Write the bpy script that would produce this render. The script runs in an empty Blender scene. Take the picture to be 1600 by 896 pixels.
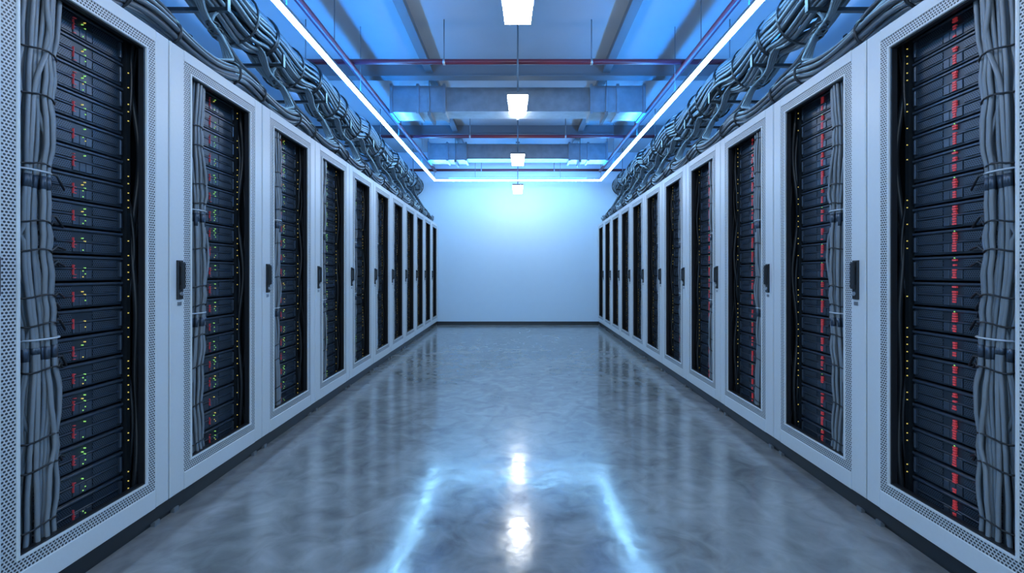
import bpy, math, random
from mathutils import Vector
random.seed(7)
scene = bpy.context.scene
CAMH = 1.16
# ------------------------------------------------------------------ materials
def new_mat(name):
    m = bpy.data.materials.new(name); m.use_nodes = True
    nt = m.node_tree
    b = nt.nodes.get("Principled BSDF")
    return m, nt, b
def simple(name, col, rough=0.5, metal=0.0, noise=0.0, nscale=20, bump=0.0, spec=0.5):
    m, nt, b = new_mat(name)
    b.inputs["Base Color"].default_value = (*col, 1)
    b.inputs["Roughness"].default_value = rough
    b.inputs["Metallic"].default_value = metal
    b.inputs["Specular IOR Level"].default_value = spec
    if noise > 0 or bump > 0:
        tc = nt.nodes.new("ShaderNodeTexCoord")
        n = nt.nodes.new("ShaderNodeTexNoise"); n.inputs["Scale"].default_value = nscale
        n.inputs["Detail"].default_value = 4
        nt.links.new(tc.outputs["Object"], n.inputs["Vector"])
        cr = nt.nodes.new("ShaderNodeMapRange")
        cr.inputs["To Min"].default_value = 1 - noise; cr.inputs["To Max"].default_value = 1 + noise
        nt.links.new(n.outputs["Fac"], cr.inputs["Value"])
        mx = nt.nodes.new("ShaderNodeVectorMath"); mx.operation = 'SCALE'
        mx.inputs[0].default_value = col
        nt.links.new(cr.outputs["Result"], mx.inputs["Scale"])
        nt.links.new(mx.outputs["Vector"], b.inputs["Base Color"])
        if bump > 0:
            bp = nt.nodes.new("ShaderNodeBump"); bp.inputs["Strength"].default_value = bump
            bp.inputs["Distance"].default_value = 0.01
            nt.links.new(n.outputs["Fac"], bp.inputs["Height"])
            nt.links.new(bp.outputs["Normal"], b.inputs["Normal"])
    return m
def emis(name, col, strength):
    m, nt, b = new_mat(name)
    b.inputs["Base Color"].default_value = (*col, 1)
    b.inputs["Emission Color"].default_value = (*col, 1)
    b.inputs["Emission Strength"].default_value = strength
    return m
def perforated(name, col, hole, pitch, rad, rough=0.45, metal=0.0):
    """staggered punched-hole pattern in the object's YZ plane"""
    m, nt, b = new_mat(name)
    N = nt.nodes.new; L = nt.links.new
    tc = N("ShaderNodeTexCoord"); sp = N("ShaderNodeSeparateXYZ"); L(tc.outputs["Object"], sp.inputs[0])
    def math_(op, a, bb=None):
        n = N("ShaderNodeMath"); n.operation = op
        for i, v in enumerate((a, bb)):
            if v is None: continue
            if isinstance(v, (int, float)): n.inputs[i].default_value = v
            else: L(v, n.inputs[i])
        return n.outputs[0]
    u = math_('DIVIDE', sp.outputs["Y"], pitch); v = math_('DIVIDE', sp.outputs["Z"], pitch * 0.866)
    row = math_('FLOOR', v)
    par = math_('MODULO', math_('ABSOLUTE', row), 2.0)
    u2 = math_('ADD', u, math_('MULTIPLY', par, 0.5))
    fu = math_('SUBTRACT', math_('FRACT', u2), 0.5); fv = math_('SUBTRACT', math_('FRACT', v), 0.5)
    d = math_('SQRT', math_('ADD', math_('MULTIPLY', fu, fu), math_('MULTIPLY', fv, fv)))
    h = math_('LESS_THAN', d, rad)
    mx = N("ShaderNodeMix"); mx.data_type = 'RGBA'
    L(h, mx.inputs[0]); mx.inputs[6].default_value = (*col, 1); mx.inputs[7].default_value = (*hole, 1)
    L(mx.outputs[2], b.inputs["Base Color"])
    b.inputs["Roughness"].default_value = rough; b.inputs["Metallic"].default_value = metal
    return m

M_rack  = simple("rack_powder_coat", (0.61, 0.635, 0.645), 0.38, 0, 0.03, 60, 0.05)
M_perf  = perforated("rack_perforated_steel", (0.53, 0.555, 0.57), (0.02, 0.022, 0.026), 0.0125, 0.35)
M_black = simple("black_plastic", (0.012, 0.013, 0.016), 0.35)
M_inner = simple("rack_interior_black", (0.007, 0.011, 0.015), 0.5)
M_serv  = simple("server_dark_steel", (0.028, 0.041, 0.058), 0.36, 0.3, 0.15, 30)
M_serv2 = simple("server_bezel", (0.055, 0.075, 0.105), 0.34, 0.4)
M_grill = perforated("server_grille", (0.072, 0.098, 0.135), (0.004, 0.006, 0.009), 0.0085, 0.36, 0.4, 0.4)
M_cable = simple("cable_grey_pvc", (0.20, 0.225, 0.25), 0.38)
M_cablo = simple("overhead_cable_pvc", (0.085, 0.10, 0.116), 0.36)
M_dcab  = simple("cable_dark_pvc", (0.02, 0.025, 0.032), 0.4)
M_lock  = simple("handle_lock_metal", (0.35, 0.37, 0.40), 0.3, 0.8)
M_tiew  = simple("white_cable_tie", (0.5, 0.55, 0.6), 0.4)
M_red   = emis("led_red", (0.80, 0.07, 0.08), 0.12)
M_red2  = emis("led_red_dim", (0.75, 0.08, 0.10), 0.04)
M_green = emis("led_green", (0.45, 1.0, 0.2), 0.5)
M_amber = emis("led_amber", (1.0, 0.75, 0.15), 0.5)
M_redp  = simple("red_pipe_paint", (0.14, 0.020, 0.035), 0.4)
M_steel = simple("galvanised_steel", (0.38, 0.43, 0.47), 0.30, 0.85, 0.3, 9, 0.05)
M_beam  = simple("painted_steel_beam", (0.16, 0.18, 0.20), 0.45, 0.3)
M_wall  = simple("painted_wall", (0.60, 0.74, 0.86), 0.6, 0, 0.02, 6)
M_ceil  = simple("painted_ceiling", (0.36, 0.385, 0.40), 0.7, 0, 0.07, 3)
M_base  = simple("baseboard_dark", (0.02, 0.025, 0.03), 0.4)
M_strip = emis("led_strip_diffuser", (0.27, 0.62, 1.0), 46)
M_wash  = emis("led_strip_blue_uplight", (0.006, 0.27, 1.0), 150)
M_lamp  = emis("lamp_frosted_glass", (0.97, 0.985, 1.0), 48)

def floor_mat():
    m, nt, b = new_mat("polished_concrete")
    N = nt.nodes.new; L = nt.links.new
    tc = N("ShaderNodeTexCoord")
    n1 = N("ShaderNodeTexNoise"); n1.inputs["Scale"].default_value = 1.4; n1.inputs["Detail"].default_value = 8
    n1.inputs["Roughness"].default_value = 0.62; n1.inputs["Distortion"].default_value = 0.8
    L(tc.outputs["Object"], n1.inputs["Vector"])
    n2 = N("ShaderNodeTexNoise"); n2.inputs["Scale"].default_value = 7; n2.inputs["Detail"].default_value = 8
    n2.inputs["Distortion"].default_value = 1.0
    L(tc.outputs["Object"], n2.inputs["Vector"])
    mul = N("ShaderNodeMath"); mul.operation = 'MULTIPLY_ADD'; mul.inputs[1].default_value = 0.45
    L(n2.outputs["Fac"], mul.inputs[0])
    m2 = N("ShaderNodeMath"); m2.operation = 'MULTIPLY'; m2.inputs[1].default_value = 0.55
    L(n1.outputs["Fac"], m2.inputs[0]); L(m2.outputs[0], mul.inputs[2])
    cr = N("ShaderNodeValToRGB"); e = cr.color_ramp.elements
    e[0].position = 0.36; e[0].color = (0.135, 0.135, 0.133, 1)
    e[1].position = 0.64; e[1].color = (0.29, 0.287, 0.28, 1)
    L(mul.outputs[0], cr.inputs[0]); L(cr.outputs[0], b.inputs["Base Color"])
    mr = N("ShaderNodeMapRange"); mr.inputs["From Min"].default_value = 0.3; mr.inputs["From Max"].default_value = 0.7
    mr.inputs["To Min"].default_value = 0.10; mr.inputs["To Max"].default_value = 0.20
    L(n2.outputs["Fac"], mr.inputs["Value"]); L(mr.outputs[0], b.inputs["Roughness"])
    n3 = N("ShaderNodeTexNoise"); n3.inputs["Scale"].default_value = 7; n3.inputs["Detail"].default_value = 3
    L(tc.outputs["Object"], n3.inputs["Vector"])
    bp = N("ShaderNodeBump"); bp.inputs["Strength"].default_value = 0.16; bp.inputs["Distance"].default_value = 0.010
    L(n3.outputs["Fac"], bp.inputs["Height"]); L(bp.outputs["Normal"], b.inputs["Normal"])
    b.inputs["IOR"].default_value = 1.9
    return m
M_floor = floor_mat()

# ------------------------------------------------------------------ mesh builder
class MB:
    def __init__(s): s.v = []; s.f = []; s.mi = []; s.sm = []; s.mats = []
    def mid(s, m):
        if m not in s.mats: s.mats.append(m)
        return s.mats.index(m)
    def box(s, x0, x1, y0, y1, z0, z1, m):
        b = len(s.v); k = s.mid(m)
        for x in (x0, x1):
            for y in (y0, y1):
                for z in (z0, z1): s.v.append((x, y, z))
        for q in ((0,1,3,2),(4,6,7,5),(0,4,5,1),(2,3,7,6),(0,2,6,4),(1,5,7,3)):
            s.f.append(tuple(b+i for i in q)); s.mi.append(k); s.sm.append(False)
    def cbox(s, x0, x1, y0, y1, z0, z1, m, c):
        """box chamfered on the face at x0 (front)"""
        b = len(s.v); k = s.mid(m)
        pts = [(x0, y0+c, z0+c), (x0, y1-c, z0+c), (x0, y1-c, z1-c), (x0, y0+c, z1-c),
               (x0+c, y0, z0), (x0+c, y1, z0), (x0+c, y1, z1), (x0+c, y0, z1),
               (x1, y0, z0), (x1, y1, z0), (x1, y1, z1), (x1, y0, z1)]
        s.v += pts
        fs = [(0,1,2,3), (11,10,9,8)]
        for o in (0, 4):
            for i in range(4):
                j = (i+1) % 4
                fs.append((o+i, o+4+i, o+4+j, o+j))
        for q in fs: s.f.append(tuple(b+i for i in q)); s.mi.append(k); s.sm.append(False)
    def ring(s, prof, r, m):
        b = len(s.v); k = s.mid(m); n = len(prof)
        y0, y1, z0, z1 = r
        for (i, x) in prof:
            s.v += [(x, y0+i, z0+i), (x, y1-i, z0+i), (x, y1-i, z1-i), (x, y0+i, z1-i)]
        for p in range(n):
            q = (p+1) % n
            for c in range(4):
                d = (c+1) % 4
                s.f.append((b+p*4+c, b+p*4+d, b+q*4+d, b+q*4+c)); s.mi.append(k); s.sm.append(False)
    def tube(s, pts, r, m, seg=6, closed=False, cap=True):
        b = len(s.v); k = s.mid(m); n = len(pts)
        P = [Vector(p) for p in pts]
        up = None
        for i in range(n):
            if closed: t = P[(i+1) % n] - P[i-1]
            else: t = P[min(i+1, n-1)] - P[max(i-1, 0)]
            if t.length < 1e-9: t = Vector((0, 0, 1))
            t.normalize()
            if up is None:
                up = Vector((1, 0, 0)) if abs(t.x) < 0.8 else Vector((0, 0, 1))
            up = (up - t*up.dot(t))
            if up.length < 1e-4: up = t.orthogonal()
            up.normalize()
            sd = t.cross(up)
            rr = r[i] if isinstance(r, (list, tuple)) else r
            for j in range(seg):
                a = 2*math.pi*j/seg
                s.v.append(tuple(P[i] + (up*math.cos(a) + sd*math.sin(a))*rr))
        for i in range(n if closed else n-1):
            i2 = (i+1) % n
            for j in range(seg):
                j2 = (j+1) % seg
                s.f.append((b+i*seg+j, b+i*seg+j2, b+i2*seg+j2, b+i2*seg+j)); s.mi.append(k); s.sm.append(True)
        if cap and not closed:
            s.f.append(tuple(b+j for j in reversed(range(seg)))); s.mi.append(k); s.sm.append(False)
            s.f.append(tuple(b+(n-1)*seg+j for j in range(seg))); s.mi.append(k); s.sm.append(False)
    def mesh(s, name, mirror=1):
        import bmesh
        me = bpy.data.meshes.new(name)
        vs = [(x*mirror, y, z) for (x, y, z) in s.v]
        me.from_pydata(vs, [], s.f)
        for m in s.mats: me.materials.append(m)
        me.polygons.foreach_set("material_index", s.mi)
        me.polygons.foreach_set("use_smooth", s.sm)
        bm = bmesh.new(); bm.from_mesh(me)
        bmesh.ops.recalc_face_normals(bm, faces=bm.faces[:])
        bm.to_mesh(me); bm.free()
        return me
def obj(name, me, parent=None, loc=(0,0,0), rotz=0):
    o = bpy.data.objects.new(name, me); scene.collection.objects.link(o)
    o.location = loc; o.rotation_euler = (0, 0, rotz)
    if parent: o.parent = parent
    return o

# ------------------------------------------------------------------ room
YB = 10.18; Y0 = -2.6; XW = 2.78; ZC = 3.92
def room_box(name, *a):
    b = MB(); b.box(*a); return obj(name, b.mesh(name))
room_box("floor", -XW-0.1, XW+0.1, Y0, YB+0.1, -0.1, 0, M_floor)
room_box("wall_back", -XW-0.1, XW+0.1, YB, YB+0.12, 0, ZC, M_wall)
room_box("wall_left", -XW-0.12, -XW, Y0, YB, 0, ZC, M_wall)
room_box("wall_right", XW, XW+0.12, Y0, YB, 0, ZC, M_wall)
room_box("ceiling", -XW-0.1, XW+0.1, Y0, YB+0.1, ZC, ZC+0.12, M_ceil)
room_box("baseboard_back", -XW, XW, YB-0.02, YB, 0, 0.075, M_base)

# ------------------------------------------------------------------ rack parts (front face at x=0, depth = +x, along row = +y)
W = 0.80; ZB = 0.09; ZT = 2.27
WY0, WY1, WZ0, WZ1 = 0.15, 0.665, 0.225, 2.165      # window opening
def rack_body():
    b = MB()
    D = 0.90
    b.box(0.035, D, 0.003, 0.022, ZB, ZT, M_rack)       # side panels
    b.box(0.035, D, W-0.022, W-0.003, ZB, ZT, M_rack)
    b.box(0.035, D, 0.022, W-0.022, ZT-0.025, ZT, M_rack)
    b.box(0.035, D, 0.022, W-0.022, ZB, ZB+0.025, M_rack)
    b.box(D-0.02, D, 0.022, W-0.022, ZB+0.025, ZT-0.025, M_inner)
    b.box(0.04, D-0.02, 0.0225, 0.028, ZB+0.026, ZT-0.026, M_inner)
    b.box(0.04, D-0.02, W-0.028, W-0.0225, ZB+0.026, ZT-0.026, M_inner)
    b.box(0.04, D-0.02, 0.03, W-0.03, ZT-0.034, ZT-0.026, M_inner)
    b.box(0.04, D-0.02, 0.03, W-0.03, ZB+0.026, ZB+0.034, M_inner)
    b.box(0.20, 0.21, 0.66, W-0.03, ZB+0.03, ZT-0.03, M_inner)
    b.box(0.018, D-0.03, 0.0, W, 0.022, ZB, M_black)
    b.box(0.032, D-0.05, 0.0, W, 0.0, 0.022, M_black)
    for y in (0.06, W-0.06):
        b.box(0.010, 0.03, y-0.015, y+0.015, 0.0, 0.022, M_beam)
    for y in (0.185, 0.672):
        b.box(0.085, 0.11, y-0.010, y+0.010, ZB+0.04, ZT-0.04, M_inner)
    for i in range(9):
        b.box(0.112, 0.118, 0.70, 0.712, 0.3+i*0.22, 0.34+i*0.22, M_serv)
    return b
def rack_door():
    b = MB()
    y0, y1, z0, z1 = (0.004, W-0.004, ZB, ZT)
    by0, by1, bz0, bz1 = WY0-0.052, WY1+0.052, WZ0-0.052, WZ1+0.052
    c = 0.004
    b.cbox(0, 0.034, y0, by0, z0, z1, M_rack, c)
    b.cbox(0, 0.034, by1, y1, z0, z1, M_rack, c)
    b.cbox(0, 0.034, by0, by1, z0, bz0, M_rack, 0.0015)
    b.cbox(0, 0.034, by0, by1, bz1, z1, M_rack, 0.0015)
    b.ring([(0, 0.003), (0.042, 0.003), (0.042, 0.03), (0, 0.03)], (by0, by1, bz0, bz1), M_perf)
    b.ring([(0.042, 0.0), (0.044, -0.003), (0.050, -0.003), (0.052, 0.0), (0.052, 0.032), (0.042, 0.032)],
           (by0, by1, bz0, bz1), M_rack)
    b.ring([(0.0521, 0.006), (0.057, 0.008), (0.057, 0.032), (0.0521, 0.032)], (by0, by1, bz0, bz1), M_black)
    return b
def rack_handle():
    b = MB(); yc = 0.062
    z0, z1 = 1.035, 1.225
    b.cbox(-0.010, 0.0, yc-0.019, yc+0.019, z0, z1, M_black, 0.004)
    b.cbox(-0.028, -0.016, yc-0.010, yc+0.010, z0+0.055, z1-0.012, M_black, 0.004)
    b.cbox(-0.022, -0.008, yc-0.010, yc+0.010, z1-0.03, z1-0.008, M_black, 0.003)
    b.cbox(-0.022, -0.008, yc-0.010, yc+0.010, z0+0.05, z0+0.068, M_black, 0.003)
    b.tube([(-0.0145, yc, z0+0.027), (-0.009, yc, z0+0.027)], 0.010, M_lock, 12)
    b.box(-0.004, 0.0, yc-0.012, yc+0.012, z0-0.03, z0-0.012, M_lock)
    return b
NS = 19; SZ0 = 0.17; SZ1 = 2.20; SH = (SZ1-SZ0)/NS
def servers(right, seed):
    rnd = random.Random(seed); b = MB(); l = MB()
    fx = 0.10; ya, yb = 0.20, 0.655
    for i in range(NS):
        z = SZ0 + i*SH; h = SH-0.008
        b.cbox(fx, 0.75, ya, yb, z, z+h, M_serv, 0.003)
        b.cbox(fx-0.006, fx, ya+0.005, yb-0.005, z+h*0.46, z+h*0.52, M_serv2, 0.0015)
        b.cbox(fx-0.008, fx, ya, yb, z+h-0.010, z+h, M_serv2, 0.002)
        yc = 0.46
        for (g0, g1) in ((ya+0.02, yc-0.035), (yc+0.055, yb-0.03)):
            b.box(fx-0.003, fx, g0, g1, z+h*0.56, z+h*0.86, M_grill)
            b.box(fx-0.003, fx, g0, g1, z+h*0.10, z+h*0.42, M_grill)
        for j in range(3):
            b.cbox(fx-0.006, fx, yc-0.03+j*0.027, yc-0.006+j*0.027, z+h*0.08, z+h*0.44, M_serv2, 0.0015)
        b.cbox(fx-0.012, fx, yb-0.020, yb-0.010, z+h*0.15, z+h*0.80, M_serv2, 0.002)
        b.cbox(fx-0.012, fx, ya+0.006, ya+0.014, z+h*0.15, z+h*0.80, M_serv2, 0.002)
        if right:
            zz = z+h*0.10
            for j in range(8):
                if rnd.random() < 0.85:
                    w = rnd.uniform(0.009, 0.015)
                    l.box(fx-0.0085, fx-0.001, yc-w*0.6, yc+w*0.6, zz+j*h*0.1, zz+j*h*0.1+h*0.07, M_red)
            if rnd.random() < 0.4:
                l.box(fx-0.0095, fx-0.001, yc-0.004, yc+0.0, z+h*0.9, z+h*0.94, M_green)
        else:
            for j in range(6):
                if rnd.random() < 0.5:
                    w = rnd.uniform(0.004, 0.011)
                    l.box(fx-0.0085, fx-0.001, yc-0.030, yc-0.030+w, z+h*(0.12+j*0.12), z+h*(0.12+j*0.12)+0.0024, M_red2)
            l.box(fx-0.0085, fx-0.001, yc-0.031, yc-0.0296, z+h*0.25, z+h*0.65, M_red2)
            for j in range(6):
                if rnd.random() < 0.65:
                    yy = yc+0.006+(j % 2)*0.010
                    l.box(fx-0.0085, fx-0.001, yy, yy+0.003, z+h*(0.14+j*0.12), z+h*(0.14+j*0.12)+0.004, M_green if rnd.random() < 0.8 else M_amber)
        for j in range(3):
            if rnd.random() < 0.6:
                l.box(0.081, 0.085, 0.668, 0.671, z+j*h*0.33, z+j*h*0.33+0.004, M_amber)
    return b, l
def rack_cables(seed):
    rnd = random.Random(seed); b = MB()
    TIES = []
    z = 0.25+rnd.uniform(0, .05)
    while z < 2.15:
        TIES.append(z); z += rnd.choice([0.10, 0.16, 0.20, 0.24])
    CONN = [1.47+rnd.uniform(-.03, .03), 0.88+rnd.uniform(-.03, .03)]
    yc, xc = 0.245, 0.058
    zs = [ZB+0.05 + i*(ZT-ZB-0.1)/90 for i in range(91)]
    def spread(z):
        d = min(abs(z-t) for t in TIES)
        c = min(abs(z-t) for t in CONN)
        return (0.90 + 0.14*min(1, d/0.07)) * (0.80 + 0.20*min(1, c/0.13))
    def cen(z):
        return yc + 0.016*math.sin(z*4.1+seed) + 0.005*math.sin(z*9), xc
    n1, n2 = 14, 10
    for i in range(n1+n2):
        ring_in = i >= n1
        a0 = 2*math.pi*((i/n1) if not ring_in else (i-n1)/n2) + rnd.uniform(-.12, .12)
        R = (0.066, 0.034) if not ring_in else (0.040, 0.018)
        ph = rnd.uniform(0, 6.28); am = rnd.uniform(0.001, 0.005); tw = rnd.uniform(-0.35, 0.35)
        loop = rnd.random() < 0.35; lz = rnd.choice([1.05, 1.62, 0.56, 1.98, 1.28]); la = rnd.uniform(0.02, 0.06)
        pts = []
        for z in zs:
            s = spread(z); cy, cx = cen(z)
            a = a0 + tw*math.sin(z*1.9+ph)
            y = cy + R[0]*math.cos(a)*s + am*math.sin(z*5+ph)
            x = cx + R[1]*math.sin(a)*s + am*0.5*math.cos(z*6+ph)
            if loop: y += la*math.exp(-((z-lz)/0.10)**2)
            x = max(0.02, min(x, 0.094)) if y > 0.19 else max(0.042, min(x, 0.094))
            pts.append((x, y, z))
        b.tube(pts, 0.0074, M_cable, 6)
        for cz in CONN:
            o1 = rnd.uniform(-.012, .012)
            seg = [p for p in pts if cz-0.03+o1 < p[2] < cz+0.035]
            if len(seg) > 1: b.tube(seg, 0.0090, M_serv2, 6)
    for t in TIES:
        cy, cx = cen(t); s = spread(t)
        pts = [(cx + (0.034*s+0.0095)*math.sin(q*math.pi/9), cy + (0.066*s+0.0105)*math.cos(q*math.pi/9), t + 0.006*math.sin(q)) for q in range(18)]
        b.tube(pts, 0.0034, M_black, 5, closed=True)
    for t in CONN:
        cy, cx = cen(t)
        pts = [(cx + 0.040*math.sin(q*math.pi/9), cy + 0.066*math.cos(q*math.pi/9), t+0.045) for q in range(18)]
        b.tube(pts, 0.0035, M_tiew, 5, closed=True)
    for k in range(4):
        y0 = 0.695+0.022*k; x0 = 0.10 - 0.008*(k % 2); ph = rnd.uniform(0, 6.28)
        pts = [(x0+0.012*math.sin(z*9+ph), y0+0.012*math.sin(z*6.5+ph*2), z) for z in zs]
        b.tube(pts, 0.0125 if k == 1 else 0.0075, M_dcab, 6)
    for k in range(26):
        z = rnd.uniform(0.3, 2.1); ye = rnd.uniform(0.33, 0.40)
        cy, cx = cen(z)
        dz = rnd.uniform(-0.06, 0.03)
        pts = [(cx+0.02, cy+0.03, z-0.10), (cx+0.01, cy+0.055, z-0.05), (cx+0.005, cy+0.07, z),
               (cx+0.012, (cy+0.06+ye)/2, z+0.02+dz*0.5), (0.088, ye, z+dz)]
        b.tube(pts, 0.0045, M_dcab, 5)
    return b

YAW = 0.02
meshes = {}
for side in (-1, 1):
    meshes[side] = dict(
        body=rack_body().mesh("rack_body", side), door=rack_door().mesh("rack_door", side),
        handle=rack_handle().mesh("rack_handle", side),
        cab=[rack_cables(s).mesh("rack_cable_loom", side) for s in (1, 5, 9)], srv=[], led=[])
    for s in (3, 4):
        a, l = servers(side > 0, s)
        meshes[side]['srv'].append(a.mesh("server_stack", side)); meshes[side]['led'].append(l.mesh("status_leds", side))
XF = 1.61
for side in (-1, 1):
    md = meshes[side]
    for k in range(12):
        y = 0.526 + k*W
        o = obj("server_rack", md['body'], None, (side*(XF+YAW*y), y, 0), -side*math.atan(YAW))
        obj("door", md['door'], o); obj("swing_handle", md['handle'], o)
        obj("servers", md['srv'][k % 2], o); obj("leds", md['led'][k % 2], o)
        obj("cable_loom", md['cab'][k % 3], o)

# ------------------------------------------------------------------ overhead cable bundles
def catmull(P, n=4):
    pts = []
    for s in range(len(P)-1):
        p0 = P[max(s-1, 0)]; p1 = P[s]; p2 = P[s+1]; p3 = P[min(s+2, len(P)-1)]
        for q in range(n):
            t = q/n
            pts.append(tuple(0.5*((2*p1)+(-p0+p2)*t+(2*p0-5*p1+4*p2-p3)*t*t+(-p0+3*p1-3*p2+p3)*t**3)))
    pts.append(tuple(P[-1]))
    return pts
def overhead(side):
    rnd = random.Random(11+side)
    b = MB()
    ys = [0.2 + i*0.06 for i in range(int((YB-0.25)/0.06))]
    XB, ZBn = 2.07, 3.10
    def main(y): 
        ph = (y-0.526)/W*2*math.pi
        return XB+YAW*y + 0.02*math.sin(ph*0.5+0.7), ZBn + 0.035*math.cos(ph)
    def sq(y): return 0.88+0.20*abs(math.sin((y-0.526)/W*math.pi))
    n1, n2 = 30, 14
    for i in range(n1+n2):
        inner = i >= n1
        a0 = 2*math.pi*((i-n1)/n2 if inner else i/n1) + rnd.uniform(-.12, .12)
        R = 0.118 if inner else 0.162*rnd.uniform(0.95, 1.06)
        ph = rnd.uniform(0, 6.28); tw = rnd.uniform(0.15, 0.40); am = rnd.uniform(0.003, 0.012)
        r = rnd.uniform(0.013, 0.0175)
        pts = []
        for y in ys:
            cx, cz = main(y); s = sq(y)
            a = a0 + tw*math.sin(y*1.1+ph*0.3) + 0.20*y
            pts.append((cx + (R*s+am*math.sin(y*4+ph))*math.cos(a), y, cz + (R*s+am*math.sin(y*3+ph))*math.sin(a)))
        b.tube(pts, r, M_cablo, 7)
    y = 0.526
    i = 0
    while y < YB-0.2:
        cx, cz = main(y)
        rr = 0.162*sq(y)+0.024
        for o in ((-0.012, 0.012) if i % 2 == 0 else (0,)):
            b.tube([(cx+rr*math.cos(q*math.pi/12), y+o, cz+rr*math.sin(q*math.pi/12)) for q in range(24)], 0.009, M_black, 6, closed=True)
        y += 0.4; i += 1
    def low(y):
        ph = (y-0.526)/W*2*math.pi
        return 1.725+YAW*y + 0.02*math.sin(ph+1), 2.385 + 0.04*math.cos(ph)
    for i in range(13):
        a0 = 2*math.pi*i/10; ph = rnd.uniform(0, 6.28); R = 0.050 if i < 10 else 0.022
        am = rnd.uniform(0.003, 0.010)
        pts = []
        for y in ys:
            cx, cz = low(y)
            a = a0+0.6*math.sin(y*1.3+ph*0.2)
            pts.append((cx+(R+am*math.sin(y*6+ph))*math.cos(a), y, cz+(R+am*math.cos(y*5+ph))*math.sin(a)))
        b.tube(pts, 0.0130, M_cablo, 7)
    for k in range(0, 12):
        yj = 0.526 + k*W
        x1, z1 = main(yj); x2, z2 = low(yj)
        for sgn in (-1, 1):
            for i in range(4):
                o = (i-1.5)*0.016
                P = [Vector((x1-0.07, yj-0.20*sgn+o, z1-0.12+o*0.5)), Vector((x1-0.08+o, yj-0.10*sgn, z1-0.19)),
                     Vector((x1-0.10+o, yj-0.02*sgn+o, z1-0.32)), Vector((x2+0.13+o, yj+0.01*sgn+o, z2+0.26)),
                     Vector((x2+0.06+o, yj+0.05*sgn, z2+0.13)), Vector((x2+0.01+o, yj+0.14*sgn, z2+0.065)),
                     Vector((x2+o*0.6, yj+0.30*sgn, z2-0.01))]
                pts = [p for p in catmull(P, 5) if p[1] < YB-0.03]
                if len(pts) > 3: b.tube(pts, 0.0095, M_cablo, 6)
        cx, cz = (x1-0.10+x2+0.13)/2, (z1-0.32+z2+0.26)/2
        for dz in (0.04, 0.0, -0.04):
            b.tube([(cx+0.036*math.cos(q*math.pi/8)+dz*0.5, yj+0.034*math.sin(q*math.pi/8), cz+dz) for q in range(16)], 0.008, M_black, 6, closed=True)
        for dy in (-0.16, 0.16):
            if yj+dy < YB-0.04:
                xx, zz = low(yj+dy)
                b.tube([(xx+0.068*math.cos(q*math.pi/8), yj+dy, zz+0.068*math.sin(q*math.pi/8)) for q in range(16)], 0.008, M_black, 6, closed=True)
    for k in range(0, 12):
        yj = 0.526 + k*W + 0.06
        x1, z1 = main(yj); xw = XW-0.006
        b.box(x1-0.18, xw, yj-0.015, yj+0.015, z1-0.225, z1-0.20, M_black)
        b.box(x1-0.19, x1-0.175, yj-0.015, yj+0.015, z1-0.225, z1-0.12, M_black)
        b.box(xw-0.012, xw, yj-0.02, yj+0.02, z1-0.30, z1+0.05, M_black)
    obj("overhead_cable_bundle", b.mesh("overhead_cable_bundle", side))
overhead(-1); overhead(1)

# ------------------------------------------------------------------ LED strip (U shape)
ZL = CAMH+1.98; XL = 1.755; YL = 9.5; YS = -1.8
def ledstrip():
    b = MB(); e = MB(); u = MB()
    hw = 0.020
    segs = [(-XL-hw, -XL+hw, YS, YL+hw), (XL-hw, XL+hw, YS, YL+hw), (-XL+hw, XL-hw, YL-hw, YL+hw)]
    for i, (a, bb, c, d) in enumerate(segs):
        b.box(a, bb, c, d, ZL+0.012, ZL+0.040, M_steel)
        e.box(a, bb, c, d, ZL-0.012, ZL+0.0115, M_strip)
        if i < 2: u.box(a+0.008, bb-0.008, c+0.008, d-0.35, ZL+0.0405, ZL+0.048, M_wash)
    u.box(-XL+0.3, XL-0.3, YL-0.005, YL+0.005, ZL+0.0405, ZL+0.046, M_wash)
    for s in (-1, 1):
        for y in (0.2, 1.8, 3.4, 5.0, 6.6, 8.2, 9.45):
            b.tube([(s*XL, y, ZL+0.04), (s*XL, y, ZC)], 0.004, M_beam, 6)
    for x in (-0.9, 0.9):
        b.tube([(x, YL, ZL+0.04), (x, YL, ZC)], 0.004, M_beam, 6)
    root = obj("linear_led_light", b.mesh("led_housing"))
    obj("diffuser", e.mesh("led_diffuser"), root); obj("uplight", u.mesh("led_uplight"), root)
ledstrip()
# ------------------------------------------------------------------ pendant box lamps
def lamp_mesh():
    b = MB(); g = MB(); k = g.mid(M_lamp)
    t, bo, H = 0.104, 0.088, 0.135
    for (r, zz) in ((t, H), (bo, 0.0)):
        g.v += [(-r, -r, zz), (r, -r, zz), (r, r, zz), (-r, r, zz)]
    for q in ((0,1,2,3), (7,6,5,4), (0,4,5,1), (1,5,6,2), (2,6,7,3), (3,7,4,0)):
        g.f.append(q); g.mi.append(k); g.sm.append(False)
    b.box(-0.11, 0.11, -0.11, 0.11, H+0.001, H+0.03, M_beam)
    b.tube([(0, 0, H+0.03), (0, 0, ZC-(CAMH+1.72))], 0.009, M_beam, 8)
    b.box(-0.04, 0.04, -0.04, 0.04, ZC-(CAMH+1.72)-0.02, ZC-(CAMH+1.72), M_beam)
    return b.mesh("lamp_housing"), g.mesh("lamp_shade")
lh, lg = lamp_mesh()
for y in (-1.4, 0.9, 3.0, 4.75, 7.05, 9.2):  # first two hang out of view, added to give the racks white light
    far = y > 9
    o = obj("pendant_lamp", lh, None, (0, y, CAMH+(1.66 if far else 1.72)))
    if far:
        ext = MB(); zt = ZC-(CAMH+1.66); ext.tube([(0, 0, zt-0.07), (0, 0, zt)], 0.009, M_beam, 8); obj("rod_extension", ext.mesh("rod_extension"), o)
    obj("glass_shade", lg, o)

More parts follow.
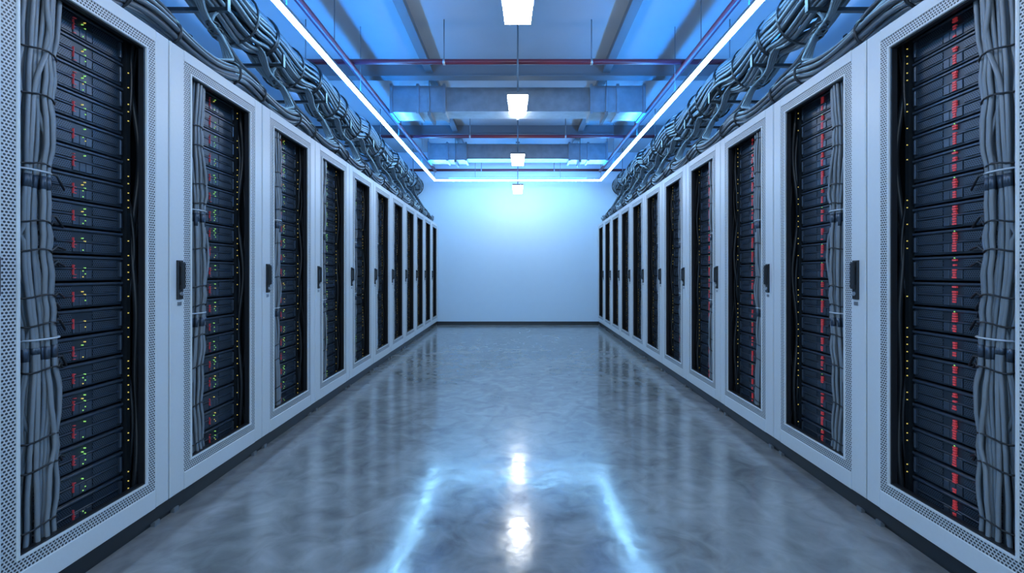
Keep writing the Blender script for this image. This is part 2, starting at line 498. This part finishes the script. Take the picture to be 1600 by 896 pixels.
# ------------------------------------------------------------------ ceiling structure
b = MB()
for s in (-1, 1):
    b.box(s*1.16-0.03, s*1.16+0.03, Y0, YB, ZC-0.11, ZC, M_beam)
    b.box(s*1.16-0.05, s*1.16+0.05, Y0, YB, ZC-0.12, ZC-0.11, M_beam)
obj("ceiling_rail", b.mesh("ceiling_rail"))
b = MB()
for y in (1.0, 3.5, 5.90, 8.35):
    b.box(-XW, XW, y-0.02, y+0.02, ZC-0.17, ZC, M_beam)
    b.box(-XW, XW, y-0.07, y+0.07, ZC-0.185, ZC-0.17, M_beam)
obj("ceiling_beam", b.mesh("ceiling_beam"))
def duct(y, zb, zt, d):
    b = MB(); xe = 1.72
    b.box(-1.0, 1.0, y+0.05, y+d, zb+0.03, zt, M_steel)
    for s in (-1, 1):
        b.box(min(s*1.0, s*xe), max(s*1.0, s*xe), y, y+d, zb, zt, M_steel)
    for x in (-xe, -1.36, -1.0, 1.0, 1.36, xe):
        b.box(x-0.018, x+0.018, y-0.022, y+d+0.022, zb-0.022, zt+0.022, M_steel)
    b.box(-0.015, 0.015, y+0.03, y+d, zb+0.012, zt+0.02, M_steel)
    for s in (-1, 1):
        for yy in (y-0.03, y+d+0.03):
            b.tube([(s*1.2, yy, zb-0.03), (s*1.2, yy, ZC)], 0.006, M_beam, 6)
        b.box(s*1.2-0.02, s*1.2+0.02, y-0.04, y+d+0.04, zb-0.05, zb-0.0, M_beam)
    obj("ventilation_duct", b.mesh("ventilation_duct"))
duct(6.10, CAMH+2.20, CAMH+2.56, 0.34)
duct(8.65, CAMH+2.20, CAMH+2.52, 0.34)
for (y, z) in ((4.86, CAMH+2.30), (7.5, CAMH+2.30), (9.85, CAMH+2.28)):
    b = MB()
    b.tube([(-XW+.005, y, z), (XW-.005, y, z)], 0.028, M_redp, 12)
    for x in (-2.3, -0.8, 0.8, 2.3):
        b.tube([(x, y, z), (x, y, ZC)], 0.006, M_beam, 6)
        b.tube([(x-0.012, y, z), (x+0.012, y, z)], 0.032, M_steel, 12)
    obj("sprinkler_pipe", b.mesh("sprinkler_pipe"))
for s in (-1, 1):
    b = MB()
    z = CAMH+2.25; x = s*1.80
    b.tube([(x, YS, z), (x, 9.80, z)], 0.032, M_redp, 12)
    for y in (0.5, 2.5, 4.4, 6.9, 9.0):
        b.tube([(x, y, z), (x, y, ZC)], 0.005, M_beam, 6)
    obj("sprinkler_pipe", b.mesh("sprinkler_pipe"))

# ------------------------------------------------------------------ world + camera
w = bpy.data.worlds.new("world"); scene.world = w; w.use_nodes = True
bg = w.node_tree.nodes["Background"]
bg.inputs[0].default_value = (0.52, 0.75, 1.0, 1); bg.inputs[1].default_value = 1.6
cam = bpy.data.cameras.new("camera"); co = bpy.data.objects.new("camera", cam); scene.collection.objects.link(co)
co.location = (0, 0, CAMH); co.rotation_euler = (math.radians(90), 0, 0)
cam.sensor_width = 36; cam.lens = 700/1600*36
cam.shift_x = -9/1600; cam.shift_y = -20/1600; cam.clip_start = 0.05
scene.camera = co
scene.view_settings.view_transform = 'Standard'
scene.view_settings.look = 'None'
